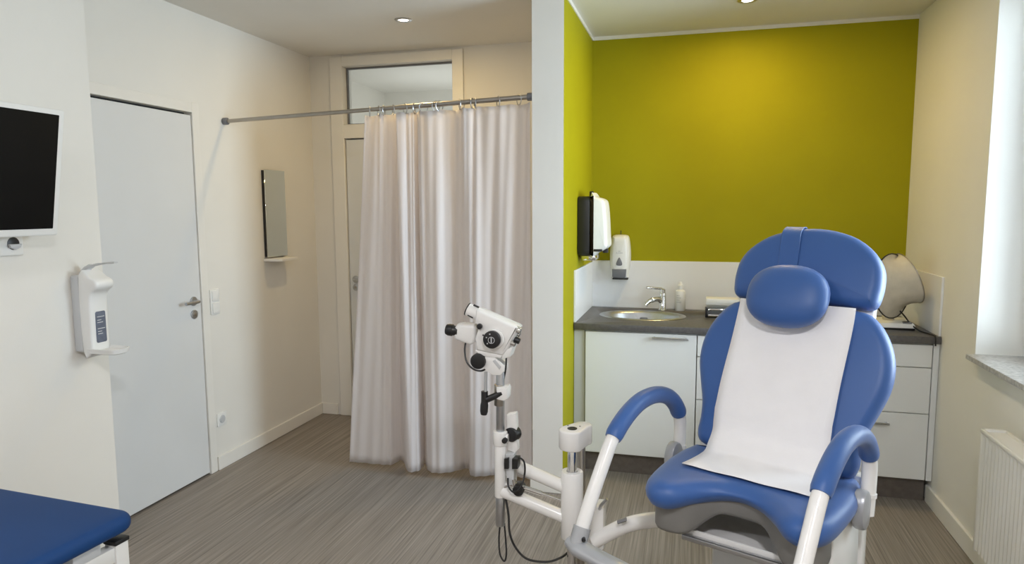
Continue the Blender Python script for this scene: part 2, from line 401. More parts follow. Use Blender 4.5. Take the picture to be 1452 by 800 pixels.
# ------------------------------------------------------------------ downlights
def downlight(x, y, label):
    t = thing('downlight', (x, y, H), label, 'ceiling light', group='recessed ceiling downlights')
    b = NB(); mx = Matrix.Translation((0, 0, 0))
    lathe(b, [(.030, -.001), (.034, -.006), (.046, -.006), (.052, -.002), (.052, 0), (.030, 0)], mx, 28); mesh_obj('trim_ring', b, M['steel'], t)
    b = NB(); lathe(b, [(0, -.0045), (.024, -.004), (.030, -.001), (.029, -.0005), (0, -.0005)], mx, 24); mesh_obj('lens', b, M['lamp'], t)
downlight(*LAMPS[0], 'small lit recessed downlight in the ceiling near the transom door')
downlight(*LAMPS[1], 'lit recessed downlight at the top edge in front of the green wall')

# ------------------------------------------------------------------ kitchen unit in the green alcove
CY = YB-.70; CT = 0.90
b = NB(); box(b, (PX1+.004, CY, CT-.038), (XR-.002, YB-.002, CT), .003, 2)
wt = tag(mesh_obj('worktop', b, M['top']), 'dark grey laminate worktop running along the green wall', 'worktop')
# sink hole
SX, SY, SA, SB = -0.297, 4.235, 0.265, 0.195
b = NB(); slab(b, [(SX+(SA-.02)*math.cos(2*PI*i/40), SY+(SB-.02)*math.sin(2*PI*i/40)) for i in range(40)], [(0, CT-.1), (0, CT+.1)], smoothn=0)
cut = mesh_obj('cutter', b, M['top']); md = wt.modifiers.new('hole', 'BOOLEAN'); md.operation = 'DIFFERENCE'; md.object = cut; md.solver = 'EXACT'
dg = bpy.context.evaluated_depsgraph_get(); me2 = bpy.data.meshes.new_from_object(wt.evaluated_get(dg)); wt.modifiers.clear(); wt.data = me2; bpy.data.objects.remove(cut)
b = NB()
box(b, (PX1+.012, YB-.012, CT), (XR-.012, YB-.0005, 1.214), .001, 1); box(b, (PX1+.0005, CY+.02, CT), (PX1+.012, YB-.001, 1.205), .001, 1); box(b, (XR-.012, CY+.02, CT), (XR-.0005, YB-.001, 1.205), .001, 1)
tag(mesh_obj('splashback', b, M['splash']), 'white splash panels standing on the worktop below the green paint', 'splashback')
def bar_handle(parent, x0, x1, z, y, name='handle'):
    hb = NB(); box(hb, (x0, y-.034, z-.006), (x1, y-.024, z+.006), .002, 1)
    for x in (x0+.008, x1-.018): box(hb, (x, y-.026, z-.005), (x+.01, y+.001, z+.005))
    return mesh_obj(name, local(hb, parent.parent) if parent.parent else local(hb, parent), M['steel'], parent)
FY = CY+.02
c1 = thing('sink_cabinet', (-.283, 4.2, .12), 'white sink base cabinet with one door left of the chair', 'cabinet')
b = NB(); box(b, (-.60, FY+.02, .125), (.030, YB-.01, CT-.04)); 
for f in [f for f in b.faces if f.normal.z > .9 or f.calc_center_median().z > CT-.045]: b.faces.remove(f)
mesh_obj('body', local(b, c1), M['cab'], c1, False)
b = NB(); box(b, (-.597, FY, .128), (.028, FY+.019, CT-.048), .002, 1); d = mesh_obj('door', local(b, c1), M['cab'], c1)
bar_handle(d, -.215, -.015, .832, FY)
def drawers(x0, x1, label):
    c = thing('drawer_cabinet', ((x0+x1)/2, 4.2, .12), label, 'cabinet', group='white drawer cabinets under the worktop')
    bb = NB(); box(bb, (x0+.001, FY+.02, .125), (x1-.001, YB-.01, CT-.04)); mesh_obj('body', local(bb, c), M['cab'], c, False)
    for z0, z1, zh in ((.734, CT-.048, .795), (.488, .730, .675), (.150-.02, .484, .428)):
        bb = NB(); box(bb, (x0+.002, FY, z0), (x1-.002, FY+.019, z1), .002, 1); dr = mesh_obj('drawer', local(bb, c), M['cab'], c)
        xm = (x0+x1)/2; bar_handle(dr, xm-.10, xm+.10, zh, FY)
drawers(.032, .624, 'white drawer cabinet mostly hidden behind the blue chair')
drawers(.626, 1.205, 'white drawer cabinet at the right wall beside the blue chair')
b = NB(); box(b, (1.207, FY, .128), (XR-.002, FY+.019, CT-.04), .001, 1); tag(mesh_obj('filler_strip', b, M['cab']), 'narrow white filler strip between drawers and right wall', 'cabinet trim')
b = NB(); box(b, (PX1+.002, FY+.012, .0), (-.602, FY+.03, CT-.04), .001, 1); tag(mesh_obj('filler_strip', b, M['greyplastic']), 'narrow grey filler strip between green wall and sink cabinet', 'cabinet trim')
b = NB(); box(b, (-.60, FY+.05, 0), (XR-.02, FY+.066, .124), .001, 1); tag(mesh_obj('plinth', b, M['plinth']), 'brown grey plinth board along the bottom of the cabinets', 'plinth')
# sink
sk = thing('sink', (SX, SY, CT), 'oval stainless steel sink set into the dark worktop', 'sink')
def ell(a, bb_, n=48): return [(a*math.cos(2*PI*i/n), bb_*math.sin(2*PI*i/n)) for i in range(n)]
b = NB(); n = 48; rings = []
for a, bb_, z in ((SA, SB, .0005), (SA-.003, SB-.003, .004), (SA-.02, SB-.02, .006), (SA-.034, SB-.034, .003), (SA-.045, SB-.045, -.012), (SA-.06, SB-.055, -.09), (SA-.09, SB-.085, -.125), (.03, .03, -.135)):
    rings.append([b.verts.new((x, y, z)) for x, y in ell(a, bb_, n)])
for A, B in zip(rings, rings[1:]):
    for k in range(n): b.faces.new((A[k], A[(k+1) % n], B[(k+1) % n], B[k]))
b.faces.new(rings[-1]); mesh_obj('basin', b, M['steel'], sk, angle=60)
b = NB(); lathe(b, [(.028, -.134), (.026, -.130), (.012, -.130), (0, -.132)]); mesh_obj('drain', b, M['chrome'], sk)
b = NB(); mx = basis((0, SB-.052, -.045), (1, 0, 0), (0, 0, 1), (0, -1, 0)); plate(b, .05, .022, .004, .008, mx, .001); mesh_obj('overflow', b, M['dgrey'], sk)
# faucet
fx, fy = -.185, 4.465
fa = thing('faucet', (fx, fy, CT), 'chrome single lever tap behind the sink', 'faucet')
b = NB(); lathe(b, [(0, 0), (.026, 0), (.027, .006), (.022, .012), (.0215, .10), (.021, .118), (.014, .126), (0, .127)]); mesh_obj('body', b, M['chrome'], fa)
b = NB(); tube(b, catmull([(0, 0, .055), (-.03, -.02, .078), (-.075, -.05, .070), (-.10, -.068, .052)], 5), [.017]*10+[.014]*6, seg=16); tube(b, [(-.096, -.066, .058), (-.104, -.071, .040)], .013); mesh_obj('spout', b, M['chrome'], fa)
b = NB(); tube(b, catmull([(0, 0, .120), (-.005, -.004, .142), (-.04, -.025, .148), (-.10, -.06, .155)], 5), .008, seg=12); lathe(b, [(0, .118), (.018, .118), (.018, .140), (.010, .146), (0, .147)]); mesh_obj('lever', b, M['chrome'], fa)
# bottle
t = thing('pump_bottle', (-.075, 4.50, CT), 'slim white plastic bottle beside the tap', 'bottle')
b = NB(); lathe(b, [(0, 0), (.030, 0), (.033, .004), (.033, .115), (.030, .128), (.016, .138), (.015, .146), (0, .146)]); mesh_obj('bottle_body', b, M['plastic'], t)
b = NB(); lathe(b, [(0, .144), (.018, .144), (.018, .165), (.012, .170), (.008, .186), (0, .187)]); mesh_obj('cap', b, M['plastic'], t)
for k in range(4):
    b = NB(); z = .055+.014*k; r = .0334; n_ = 8 if k % 2 else 11
    va = [[b.verts.new((r*math.cos(-2.3+i*.09), r*math.sin(-2.3+i*.09), zz)) for zz in (z, z+.005)] for i in range(n_)]
    for A, B in zip(va, va[1:]): b.faces.new((A[0], B[0], B[1], A[1]))
    mesh_obj('text_line', b, M['greyplastic'], t, False)
# organiser behind the chair
t = thing('dispenser_box', (.160, 4.30, CT), 'small white and black dispenser box on the worktop, half hidden by the chair', 'dispenser')
b = NB(); box(b, (-.08, -.05, .075), (.11, .06, .115), .006, 2); box(b, (-.075, .03, 0), (.105, .055, .08), .003); mesh_obj('top_box', b, M['plastic'], t)
b = NB(); box(b, (-.082, -.06, 0), (-.070, .03, .055), .002); box(b, (.098, -.06, 0), (.110, .03, .055), .002); box(b, (-.07, -.055, 0.0), (.098, .03, .008), .002); mesh_obj('holder', b, M['black'], t)
b = NB(); box(b, (-.066, -.068, .005), (.095, -.045, .022), .004); mesh_obj('lower_tray', b, M['chrome'], t)
b = NB(); box(b, (-.066, -.05, .042), (.095, .02, .054), .004); mesh_obj('upper_tray', b, M['chrome'], t)

# paper towel dispenser on the green side wall
t = thing('paper_towel_dispenser', (PX1, 4.11, 1.458), 'white paper towel dispenser with black back on the green side wall', 'dispenser')
b = NB(); mx = basis((0, 0, 0), (0, 1, 0), (0, 0, 1), (1, 0, 0))
slab(b, rrect(.24, .35, .03), edge_prof(.0, .075, .008), mx, smoothn=0); mesh_obj('back_plate', b, M['black'], t)
b = NB(); slab(b, [(.076, .172), (.105, .170), (.142, .158), (.160, .135), (.170, .05), (.176, -.06), (.180, -.105), (.176, -.125), (.150, -.145), (.105, -.165), (.076, -.172)], [(.022, -.118), (.008, -.114), (.002, -.106), (0, -.09), (0, .09), (.002, .106), (.008, .114), (.022, .118)], basis((0, 0, 0), (1, 0, 0), (0, 0, 1), (0, -1, 0)), smoothn=3); cv = mesh_obj('cover', b, M['plastic'], t, angle=50)
b = NB(); slab(b, [(-.02, -.012), (.02, -.012), (.018, .012), (-.016, .012)], edge_prof(0, .03, .002), basis((.140, 0, -.150), (0, 1, 0), (0, 0, 1), (1, 0, 0)), smoothn=0); mesh_obj('paper_slot', b, M['black'], t)
b = NB(); plate(b, .05, .014, .010, .004, basis((.125, -.112, -.142), (1, 0, 0), (0, 0, 1), (0, -1, 0))); mesh_obj('slot_edge', b, M['black'], t)
b = NB(); box(b, (.062, -.05, .17), (.085, -.02, .205), .004); mesh_obj('lock', b, M['black'], t)
b = NB(); box(b, (.02, -.09, -.205), (.11, .09, -.172), .01, 2); mesh_obj('lower_lip', b, M['chrome'], t)
# soap dispenser
t = thing('soap_dispenser', (-.466, YB-.012, 1.24), 'white wall soap dispenser with grey push bar above the sink', 'dispenser')
mx = basis((0, 0, 0), (1, 0, 0), (0, 0, 1), (0, -1, 0))
out = mirror_half([(0, -.150), (.045, -.15), (.052, -.145), (.058, -.09), (.067, -.02), (.066, .05), (.058, .115), (.045, .143), (0, .148)])
b = NB(); slab(b, out, [(.0, .0008), (0, .04), (.004, .065), (.014, .083), (.026, .09)], mx, dome=.006, smoothn=3); mesh_obj('housing', b, M['plastic'], t, angle=55)
b = NB(); box(b, (-.05, .0, -.02), (.05, .0115, .13), .002); mesh_obj('wall_plate', b, M['plastic'], t)
b = NB(); slab(b, [(-.015, -.05), (.015, -.05), (.019, -.035), (.010, -.012), (0, .002), (-.010, -.012), (-.019, -.035)], edge_prof(.095, .0985, .001), mx, smoothn=3); mesh_obj('level_window', b, M['dgrey'], t)
b = NB(); slab(b, [(-.046, -.075), (.046, -.075), (.044, -.125), (.02, -.138), (-.02, -.138), (-.044, -.125)], edge_prof(.07, .104, .004), mx, smoothn=0); mesh_obj('push_bar', b, M['dgrey'], t)
b = NB(); box(b, (-.042, -.112, -.142), (.060, -.075, -.130), .004); mesh_obj('push_lip', b, M['black'], t)
b = NB(); tube(b, [(0, -.012, .145), (0, -.012, .175)], .003); mesh_obj('key_pin', b, M['black'], t)
b = NB()
for i, wd in enumerate((.007, .004, .007, .006, .007, .006)):
    x = -.020+i*.0072; box(b, (x, -.0975, .028), (x+.0052, -.0955, .028+wd))
box(b, (-.007, -.0975, .040), (.007, -.0955, .046), .001); mesh_obj('logo', b, M['greyplastic'], t, False)

# fabric hood device
t = thing('hood_device', (1.075, 4.125, CT), 'beige fabric hood with dark wire rim on a white base beside the chair', 'hood')
b = NB(); slab(b, [(-.095, -.09), (.085, -.09), (.095, .12), (-.085, .12)], [(0, .012), (0, .022), (.01, .036), (.03, .042)], Matrix(), smoothn=0); mesh_obj('base', b, M['plastic'], t)
b = NB(); box(b, (-.09, -.085, 0.0005), (.085, .115, .013), .002); mesh_obj('base_foot', b, M['black'], t)
b = NB(); box(b, (.025, -.084, .030), (.07, -.045, .042), .002); mesh_obj('display', b, M['dgrey'], t)
b = NB(); tube(b, catmull([(-.02, .0, .03), (-.03, 0, .07), (-.01, 0, .11)], 4), .028); mesh_obj('neck', b, M['fabric'], t)
def ring_pts(c, r, rz, nrm, n=32, sag=0):
    mx = axis_mx(c, nrm); return [mx @ Vector((r*math.cos(2*PI*i/n), rz*math.sin(2*PI*i/n), 0)) for i in range(n)]
cA, nA, cB, nB_ = Vector((-.028, -.05, .235)), Vector((1.0, -.95, .10)), Vector((.062, .0, .275)), Vector((1.0, .15, .42))
RA = ring_pts(cA, .175, .175, nA); RB = ring_pts(cB, .145, .145, nB_)
b = NB(); rows = []
for j in range(9):
    s = j/8; pin = 1-.16*math.sin(PI*s)
    row = []
    for i in range(32):
        p = RA[i].lerp(RB[i], s); c = cA.lerp(cB, s)
        wv = 1+.03*math.sin(i*2.3+s*5)*math.sin(PI*s); row.append(b.verts.new(c+(p-c)*pin*wv))
    rows.append(row)
for A, B in zip(rows, rows[1:]):
    for i in range(32): b.faces.new((A[i], A[(i+1) % 32], B[(i+1) % 32], B[i]))
cv = b.verts.new(cB+nB_.normalized()*.015)
for i in range(32): b.faces.new((rows[-1][i], rows[-1][(i+1) % 32], cv))
cv2 = b.verts.new(cA-nA.normalized()*.05)
for i in range(32): b.faces.new((rows[0][(i+1) % 32], rows[0][i], cv2))
mesh_obj('hood', b, M['fabric'], t, angle=80)
b = NB(); tube(b, RA, .0035, 8, closed=True); mesh_obj('rim', b, M['black'], t)
b = NB(); tube(b, RB, .003, 8, closed=True); mesh_obj('rim', b, M['dsteel'], t)
b = NB(); tube(b, catmull([(.02, -.02, .10), (.045, -.03, .07), (.065, -.07, .035), (.095, -.12, .007), (.115, -.20, .006), (.125, -.258, .006), (.128, -.269, -.004), (.130, -.269, -.045)], 6), .004, 8); mesh_obj('cable', b, M['black'], t)

# ------------------------------------------------------------------ radiator
RX0, RX1, RY1, RY0, RZ0, RZ1 = 1.105, 1.195, 2.975, 1.55, .20, .70
t = thing('radiator', (1.15, 2.3, RZ0), 'white ribbed panel radiator on the right wall below the window', 'radiator')
b = NB(); zs = []
n = 46
for side, xx in ((1, RX0), (-1, RX1-.012)):
    cols = []
    for i in range(n*4+1):
        y = RY0+.02+(RY1-.04-RY0)*i/(n*4); ph = i % 4
        cols.append((y, .005 if ph in (1, 2) else 0))
    prev = None
    for y, d_ in cols:
        row = [b.verts.new((xx+(d_ if k not in (0, 3) else 0)*side, y, z)) for k, z in enumerate((RZ0+.01, RZ0+.04, RZ1-.045, RZ1-.015))]
        if prev:
            for k in range(3): b.faces.new((prev[k], prev[k+1], row[k+1], row[k]))
        prev = row
mesh_obj('front_panel', local(b, t), M['radiator'], t, angle=20)
for ya in (RY1-.02, RY0):
    b = NB(); box(b, (RX0, ya, RZ0), (RX1, ya+.02, RZ1), .003); mesh_obj('side_panel', local(b, t), M['radiator'], t)
b = NB(); box(b, (RX0-.004, RY0, RZ1-.016), (RX0+.012, RY1, RZ1), .005, 2); box(b, (RX1-.012, RY0, RZ1-.016), (RX1, RY1, RZ1), .004, 2); box(b, (RX0+.012, RY0+.01, RZ1-.02), (RX1-.01, RY1-.01, RZ1-.008)); mesh_obj('top_grille', local(b, t), M['radiator'], t)
for y in (1.8, 2.75):
    b = NB(); box(b, (RX1-.01, y, RZ0+.05), (XR-.0005, y+.03, RZ1-.08)); mesh_obj('wall_bracket', local(b, t), M['radiator'], t, False)

# ------------------------------------------------------------------ curtain, rod
RY_, RZ_ = 3.580, 2.123
def rz(x): return 2.092+(x-XL)/(PX0-XL)*.058
rod = thing('curtain_rod', (-1.79, RY_, RZ_), 'steel curtain rod from the left wall to the partition', 'curtain rod')
b = NB(); tube(b, [(XL+.004, RY_, rz(XL)), (-1.6, RY_, rz(-1.6))], .0115, 18); tube(b, [(-1.6, RY_, rz(-1.6)), (PX0-.003, RY_, rz(PX0))], .0135, 18); mesh_obj('rod', local(b, rod), M['dsteel'], rod)
# the rod meets the partition end on its left face
for x, d_ in ((XL+.0005, 1), (PX0-.0005, -1)):
    b = NB(); cyl(b, (x, RY_, rz(x)), (x+d_*.03, RY_, rz(x)), .021, .003); mesh_obj('end_cap', local(b, rod), M['dgrey'], rod)
hem = [(493, 657), (510, 658), (530, 660), (545, 661), (555, 660), (565, 654), (573, 652), (575, 673), (583, 673), (592, 670), (600, 661), (604, 655), (605, 670), (612, 674), (625, 674), (640, 671), (655, 666), (664, 664), (666, 678), (675, 679), (690, 677), (700, 675), (716, 672), (735, 670), (750, 668), (757, 668)]
topu = [517, 525, 535, 542, 550, 556, 563, 565, 575, 582, 587, 589, 592, 600, 612, 626, 640, 652, 660, 670, 680, 700, 715, 730, 745, 752]
HZ, TZ = .04, 2.098
hp = [at(u, v, z=HZ) for u, v in hem]
for i, p in enumerate(hp): hp[i] = Vector((p.x, 3.605+.72*(min(p.y, 3.70)-3.585), HZ))
hp[-4:] = [Vector((-1.02, 3.62, HZ)), Vector((-.96, 3.625, HZ)), Vector((-.90, 3.615, HZ)), Vector((-.848, 3.60, HZ))]
tp = []
for i, u in enumerate(topu):
    p = at(u, 150, y=RY_); tp.append(Vector((min(p.x, PX0-.012), RY_+.30*(hp[i].y-3.605)*(1 if i < 22 else .3)+.010*math.sin(i*1.7), rz(p.x)-.028)))
hs = catmull(hp, 7); ts = catmull(tp, 7); n = len(hs); rows = []; NZ = 40
b = NB(); uvl = b.loops.layers.uv.new('UVMap')
for j in range(NZ+1):
    s = j/NZ; z = TZ+(HZ-TZ)*s; e = s
    row = []
    for i in range(n):
        p = ts[i].lerp(hs[i], e); zt = ts[i].z; z = zt+(HZ-zt)*s
        p.y += .010*math.sin(i*.35+2.5*s)*math.sin(PI*min(1, s*1.3))+.004*math.sin(i*.9+6*s)
        p.z = z + (-.008*abs(math.sin(i*n*.0+i*.18)) if j == 0 else 0)
        p.x = min(p.x, PX0-.008)
        row.append(b.verts.new(p))
    rows.append(row)
for j in range(NZ):
    for i in range(n-1):
        f = b.faces.new((rows[j][i], rows[j][i+1], rows[j+1][i+1], rows[j+1][i]))
        for l, (ii, jj) in zip(f.loops, ((i, j), (i+1, j), (i+1, j+1), (i, j+1))): l[uvl].uv = (ii/n, jj/NZ)
cur = mesh_obj('shower_curtain', b, M['curtain'], angle=180)
tag(cur, 'white satin cubicle curtain hanging in folds from the steel rod', 'curtain')
so = cur.modifiers.new('thickness', 'SOLIDIFY'); so.thickness = .0012
for u in (524, 537, 544, 557.5, 574.5, 587, 600.5, 618, 623, 652, 670, 674, 706.5, 736):
    x = at(u, 150, y=RY_).x; a = random.uniform(-.9, .9)
    pts = [Vector((x+.026*math.cos(2*PI*k/24)*math.sin(a), RY_+.026*math.cos(2*PI*k/24)*math.cos(a), rz(x)-.010+.027*math.sin(2*PI*k/24))) for k in range(24)]
    b = NB(); tube(b, pts, .0026, 8, closed=True); mesh_obj('ring', b, M['steel'], cur)

# ------------------------------------------------------------------ left wall fittings
t = thing('wall_mirror', (XL, 4.04, 1.535), 'narrow frameless mirror on the left wall', 'mirror')
b = NB(); box(b, (.022, -.115, -.287), (.027, .112, .29), .001, 1); mesh_obj('glass', b, M['mirror'], t)
b = NB(); box(b, (.001, -.112, -.284), (.0215, .108, .286)); mesh_obj('backing', b, M['black'], t, False)
t = thing('mirror_shelf', (XL, 4.03, 1.232), 'small white shelf under the narrow mirror', 'shelf')
b = NB(); slab(b, [(0.0005, -.115), (.10, -.112), (.125, -.09), (.125, .09), (.10, .112), (0.0005, .115)], edge_prof(-.009, .009, .003), Matrix(), smoothn=0); mesh_obj('board', b, M['trimw'], t)
t = thing('light_switch', (XL, 3.415, 1.022), 'white double rocker light switch beside the left door', 'switch')
b = NB(); mx = basis((0.0005, 0, 0), (0, 1, 0), (0, 0, 1), (1, 0, 0)); plate(b, .078, .15, .009, .004, mx); mesh_obj('frame', b, M['plastic'], t)
for dz in (-.036, .036):
    b = NB(); plate(b, .058, .060, .006, .003, basis((.0092, 0, dz), (0, 1, 0), (0, 0, 1), (1, 0, 0)), .0015); mesh_obj('rocker', b, M['plastic'], t)
def socket(parent, c, mxf, name='insert'):
    pass
t = thing('wall_socket', (XL, 3.42, .305), 'white power socket low on the left wall beside the door', 'socket')
b = NB(); plate(b, .08, .08, .009, .004, basis((.0005, 0, 0), (0, 1, 0), (0, 0, 1), (1, 0, 0))); mesh_obj('frame', b, M['plastic'], t)
b = NB(); lathe(b, [(.021, .0095), (.020, .003), (0, .003)], axis_mx((.0066, 0, 0), (1, 0, 0))); lathe(b, [(.0215, .003), (.024, .003), (.024, .0), (.0215, 0)], axis_mx((.0095, 0, 0), (1, 0, 0))); mesh_obj('insert', b, M['greyplastic'], t)
for dy in (-.009, .009):
    b = NB(); cyl(b, (.0092, dy, 0), (.0102, dy, 0), .004, .0004, 12); mesh_obj('hole', b, M['black'], t)

# ------------------------------------------------------------------ television and socket on the pier
PXW = -2.5
t = thing('television', (-2.36, 1.75, 1.72), 'flat television with white frame tilted down on the left pier', 'television')
tilt = math.atan2(.078, .46)
ez = Vector((math.sin(tilt), 0, math.cos(tilt))); en = Vector((math.cos(tilt), 0, -math.sin(tilt)))
mx = basis((.0, 0, -.012), (0, 1, 0), ez, en)
TWD, THT = .80, .475
yc = 2.10-TWD/2-1.75
b = NB(); plate(b, TWD, THT, .035, .008, mx @ Matrix.Translation((yc, 0, -.018)), .004); mesh_obj('casing', b, M['plastic'], t)
b = NB(); plate(b, TWD-.046, THT-.046, .003, .003, mx @ Matrix.Translation((yc, .004, .0155)), .0005); mesh_obj('screen', b, M['screen'], t)
b = NB(); plate(b, .2, .2, .02, .01, mx @ Matrix.Translation((yc, 0, -.038))); box(b, (-.138, yc-.03, -.03), (-.03, yc+.03, .03), .004); box(b, (-.1395, yc-.06, -.11), (-.12, yc+.06, .11), .003); mesh_obj('wall_arm', b, M['dgrey'], t)
t = thing('double_socket', (PXW, 1.93, 1.437), 'white double socket with dark opening under the television', 'socket')
b = NB(); plate(b, .22, .078, .016, .006, basis((.0005, 0, 0), (0, 1, 0), (0, 0, 1), (1, 0, 0)), .003); mesh_obj('frame', b, M['plastic'], t)
b = NB(); cyl(b, (.0162, .07, .006), (.0175, .07, .006), .024, .0005); mesh_obj('insert', b, M['black'], t)
b = NB(); cyl(b, (.0162, -.03, .006), (.0175, -.03, .006), .024, .0005); mesh_obj('insert', b, M['dgrey'], t)
b = NB(); slab(b, [(-.024, -.0), (-.02, -.014), (0, -.022), (.02, -.014), (.024, 0)], edge_prof(.0178, .03, .003), basis((0, .07, .004), (0, 1, 0), (0, 0, 1), (1, 0, 0)), smoothn=0); mesh_obj('plug', b, M['greyplastic'], t)

# ------------------------------------------------------------------ hand sanitiser dispenser
t = thing('sanitiser_dispenser', (PXW, 2.288, 1.140), 'white hand sanitiser dispenser with long elbow lever on the left pier', 'dispenser')
b = NB(); slab(b, rrect(.092, .325, .012), edge_prof(.0005, .042, .005), basis((0, 0, -.005), (0, 1, 0), (0, 0, 1), (1, 0, 0)), smoothn=0); mesh_obj('back_plate', b, M['greyplastic'], t)
prof = [(.042, -.165), (.086, -.165), (.091, -.10), (.093, .0), (.095, .055), (.104, .085), (.128, .103), (.134, .122), (.126, .138), (.10, .150), (.042, .158)]
b = NB(); slab(b, prof, edge_prof(-.046, .046, .008), basis((0, 0, 0), (1, 0, 0), (0, 0, 1), (0, -1, 0)), smoothn=3); mesh_obj('cover', b, M['plastic'], t, angle=45)
b = NB(); plate(b, .05, .132, .003, .007, basis((.0915, .003, -.062), (0, 1, 0), (0, 0, 1), (1, 0, 0.0)), .001); wn = mesh_obj('level_window', b, M['window_label'], t)
for z, wd in ((.042, .036), (.028, .02), (.018, .028), (-.008, .036), (-.02, .02), (-.03, .024)):
    b = NB(); box(b, (.0945, -.015, -.062+z), (.0950, -.015+wd, -.062+z+.003)); mesh_obj('text_line', b, M['greyplastic'], wn, False)
b = NB(); tube(b, catmull([(.015, 0, .150), (.035, 0, .178), (.075, 0, .196), (.13, 0, .206), (.195, 0, .211)], 5), [.014]*6+[.015]*8+[.011]*7, 14, squash=[1]*4+[.7]*6+[.35]*11)
tube(b, [(.05, 0, .14), (.052, 0, .185)], .012); mesh_obj('lever', b, M['greyplastic'], t)
b = NB(); ol = [(.045, -.038), (.11, -.050), (.178, -.048), (.203, -.032), (.210, 0), (.203, .032), (.178, .048), (.11, .050), (.045, .038)]
slab(b, ol, [(.012, -.172), (.004, -.168), (0, -.150), (.004, -.149), (.006, -.160)], Matrix(), smoothn=3); mesh_obj('drip_tray', b, M['plastic'], t)

# ------------------------------------------------------------------ examination bed
t = thing('examination_bed', (-2.06, .6, 0), 'navy blue padded examination bed on a white frame at lower left', 'bed')
BX0, BX1, BY0, BY1 = -2.40, -1.665, -.35, 1.655
def bl(v): return (v[0]+2.06, v[1]-.6)
b = NB(); slab(b, [bl(p) for p in rrect(BX1-BX0, BY1-BY0, 0.06, 6, (BX0+BX1)/2, (BY0+BY1)/2)], pad_prof(.590, .642, .026, .02), Matrix(), dome=.004, smoothn=0, rings=(.9, .5)); mesh_obj('mattress', b, M['bedblue'], t, angle=80)
def bbox(name, a, c, mt, bev=.003):
    b = NB(); box(b, (a[0]+2.06, a[1]-.6, a[2]), (c[0]+2.06, c[1]-.6, c[2]), bev); return mesh_obj(name, b, mt, t)
for x in (-1.735, -2.385):
    for y in (-.2, 1.585): bbox('leg', (x, y, 0), (x+.045, y+.045, .553), M['cream'])
    bbox('side_rail', (x, -.155, .500), (x+.04, 1.585, .548), M['cream'])
    bbox('end_cap', (x-.003, 1.582, .553), (x+.048, 1.633, .567), M['black'])
    bbox('support_pad', (x+.004, 1.45, .548), (x+.04, 1.54, .591), M['greyplastic'])
    bbox('support_pad', (x+.004, -.1, .548), (x+.04, .0, .591), M['greyplastic'])
for y in (-.195, 1.59): bbox('cross_rail', (-2.34, y, .44), (-1.735, y+.035, .49), M['cream'])
bbox('foot_rail', (-1.732, -.155, .05), (-1.695, 1.585, .09), M['cream'])

t.rotation_euler.z = -math.radians(3.5); t.location = (-2.06-.040, .6+.026, 0)

# ------------------------------------------------------------------ gynaecology chair (local: x right, y towards its back, z up)
CH_ROT = -math.radians(28)
CHO = Vector((0.24404, 2.27221, 0))
ch = thing('examination_chair', CHO, 'blue padded reclining gynaecology chair in front of the white cabinets', 'chair', CH_ROT)
RECL = math.radians(24)
VB = Vector((0, math.sin(RECL), math.cos(RECL))); NBK = Vector((0, -math.cos(RECL), math.sin(RECL)))
mxb = basis((0, 0, .75), (1, 0, 0), VB, NBK)
def bk(u, v, n=0): return mxb @ Vector((u, v, n))
backO = mirror_half([(0, .002), (.12, 0), (.21, .0), (.248, .012), (.262, .045), (.262, .09), (.270, .15), (.291, .215), (.312, .285), (.317, .345), (.309, .40), (.287, .455), (.253, .503), (.21, .53), (.12, .537), (0, .538)])
b = NB(); slab(b, backO, pad_prof(-.065, .008, .036, .02), mxb, dome=.014, smoothn=3); mesh_obj('backrest', b, M['blue'], ch, angle=80)
headO = mirror_half([(0, .548), (.12, .546), (.212, .546), (.236, .560), (.244, .595), (.246, .635), (.239, .685), (.209, .735), (.150, .782), (.075, .808), (0, .816)])
b = NB(); slab(b, headO, pad_prof(-.07, .010, .034, .02), mxb, dome=.012, smoothn=3); mesh_obj('headrest', b, M['blue'], ch, angle=80)
shellO = mirror_half([(0, .02), (.2, .02), (.225, .05), (.23, .3), (.225, .5), (.222, .56), (.226, .60), (.226, .65), (.214, .70), (.175, .745), (0, .79)])
b = NB(); slab(b, shellO, edge_prof(-.10, -.062, .008), mxb, smoothn=2); mesh_obj('back_shell', b, M['plastic'], ch, angle=50)
seatO = mirror_half([(0, -.285), (.06, -.296), (.11, -.335), (.15, -.385), (.19, -.405), (.235, -.395), (.268, -.345), (.283, -.25), (.288, -.12), (.278, -.01), (.25, .035), (.12, .045), (0, .045)])
SEAT_ROT = math.radians(5.5)
b = NB(); slab(b, seatO, [(.05, .655), (.03, .66), (.012, .672), (.002, .69), (0, .705), (.004, .72), (.013, .733), (.026, .741), (.045, .745)], Matrix(), smoothn=4)
for v in b.verts:
    if v.co.z < .725 and v.co.y < -.1: v.co.z += .028*math.exp(-(v.co.x/.11)**2)*min(1, (.725-v.co.z)/.04)
st_ = mesh_obj('seat', b, M['blue'], ch, angle=80); st_.rotation_euler.z = SEAT_ROT; st_.location = (0, .02, 0)
shO = mirror_half([(0, -.255), (.06, -.265), (.10, -.295), (.14, -.335), (.19, -.352), (.235, -.34), (.250, -.29), (.245, -.2), (.242, -.08), (.235, .02), (0, .03)])
P_ = [Vector((p.x, p.y)) for p in catmull([(p[0], p[1], 0) for p in shO], 4, True)]
def zlow(p):
    if p.y > -.15: return .575
    t_ = max(0, min(1, (abs(p.x)-.055)/.10)); return .636-.061*t_*t_*(3-2*t_)
b = NB(); L_ = []
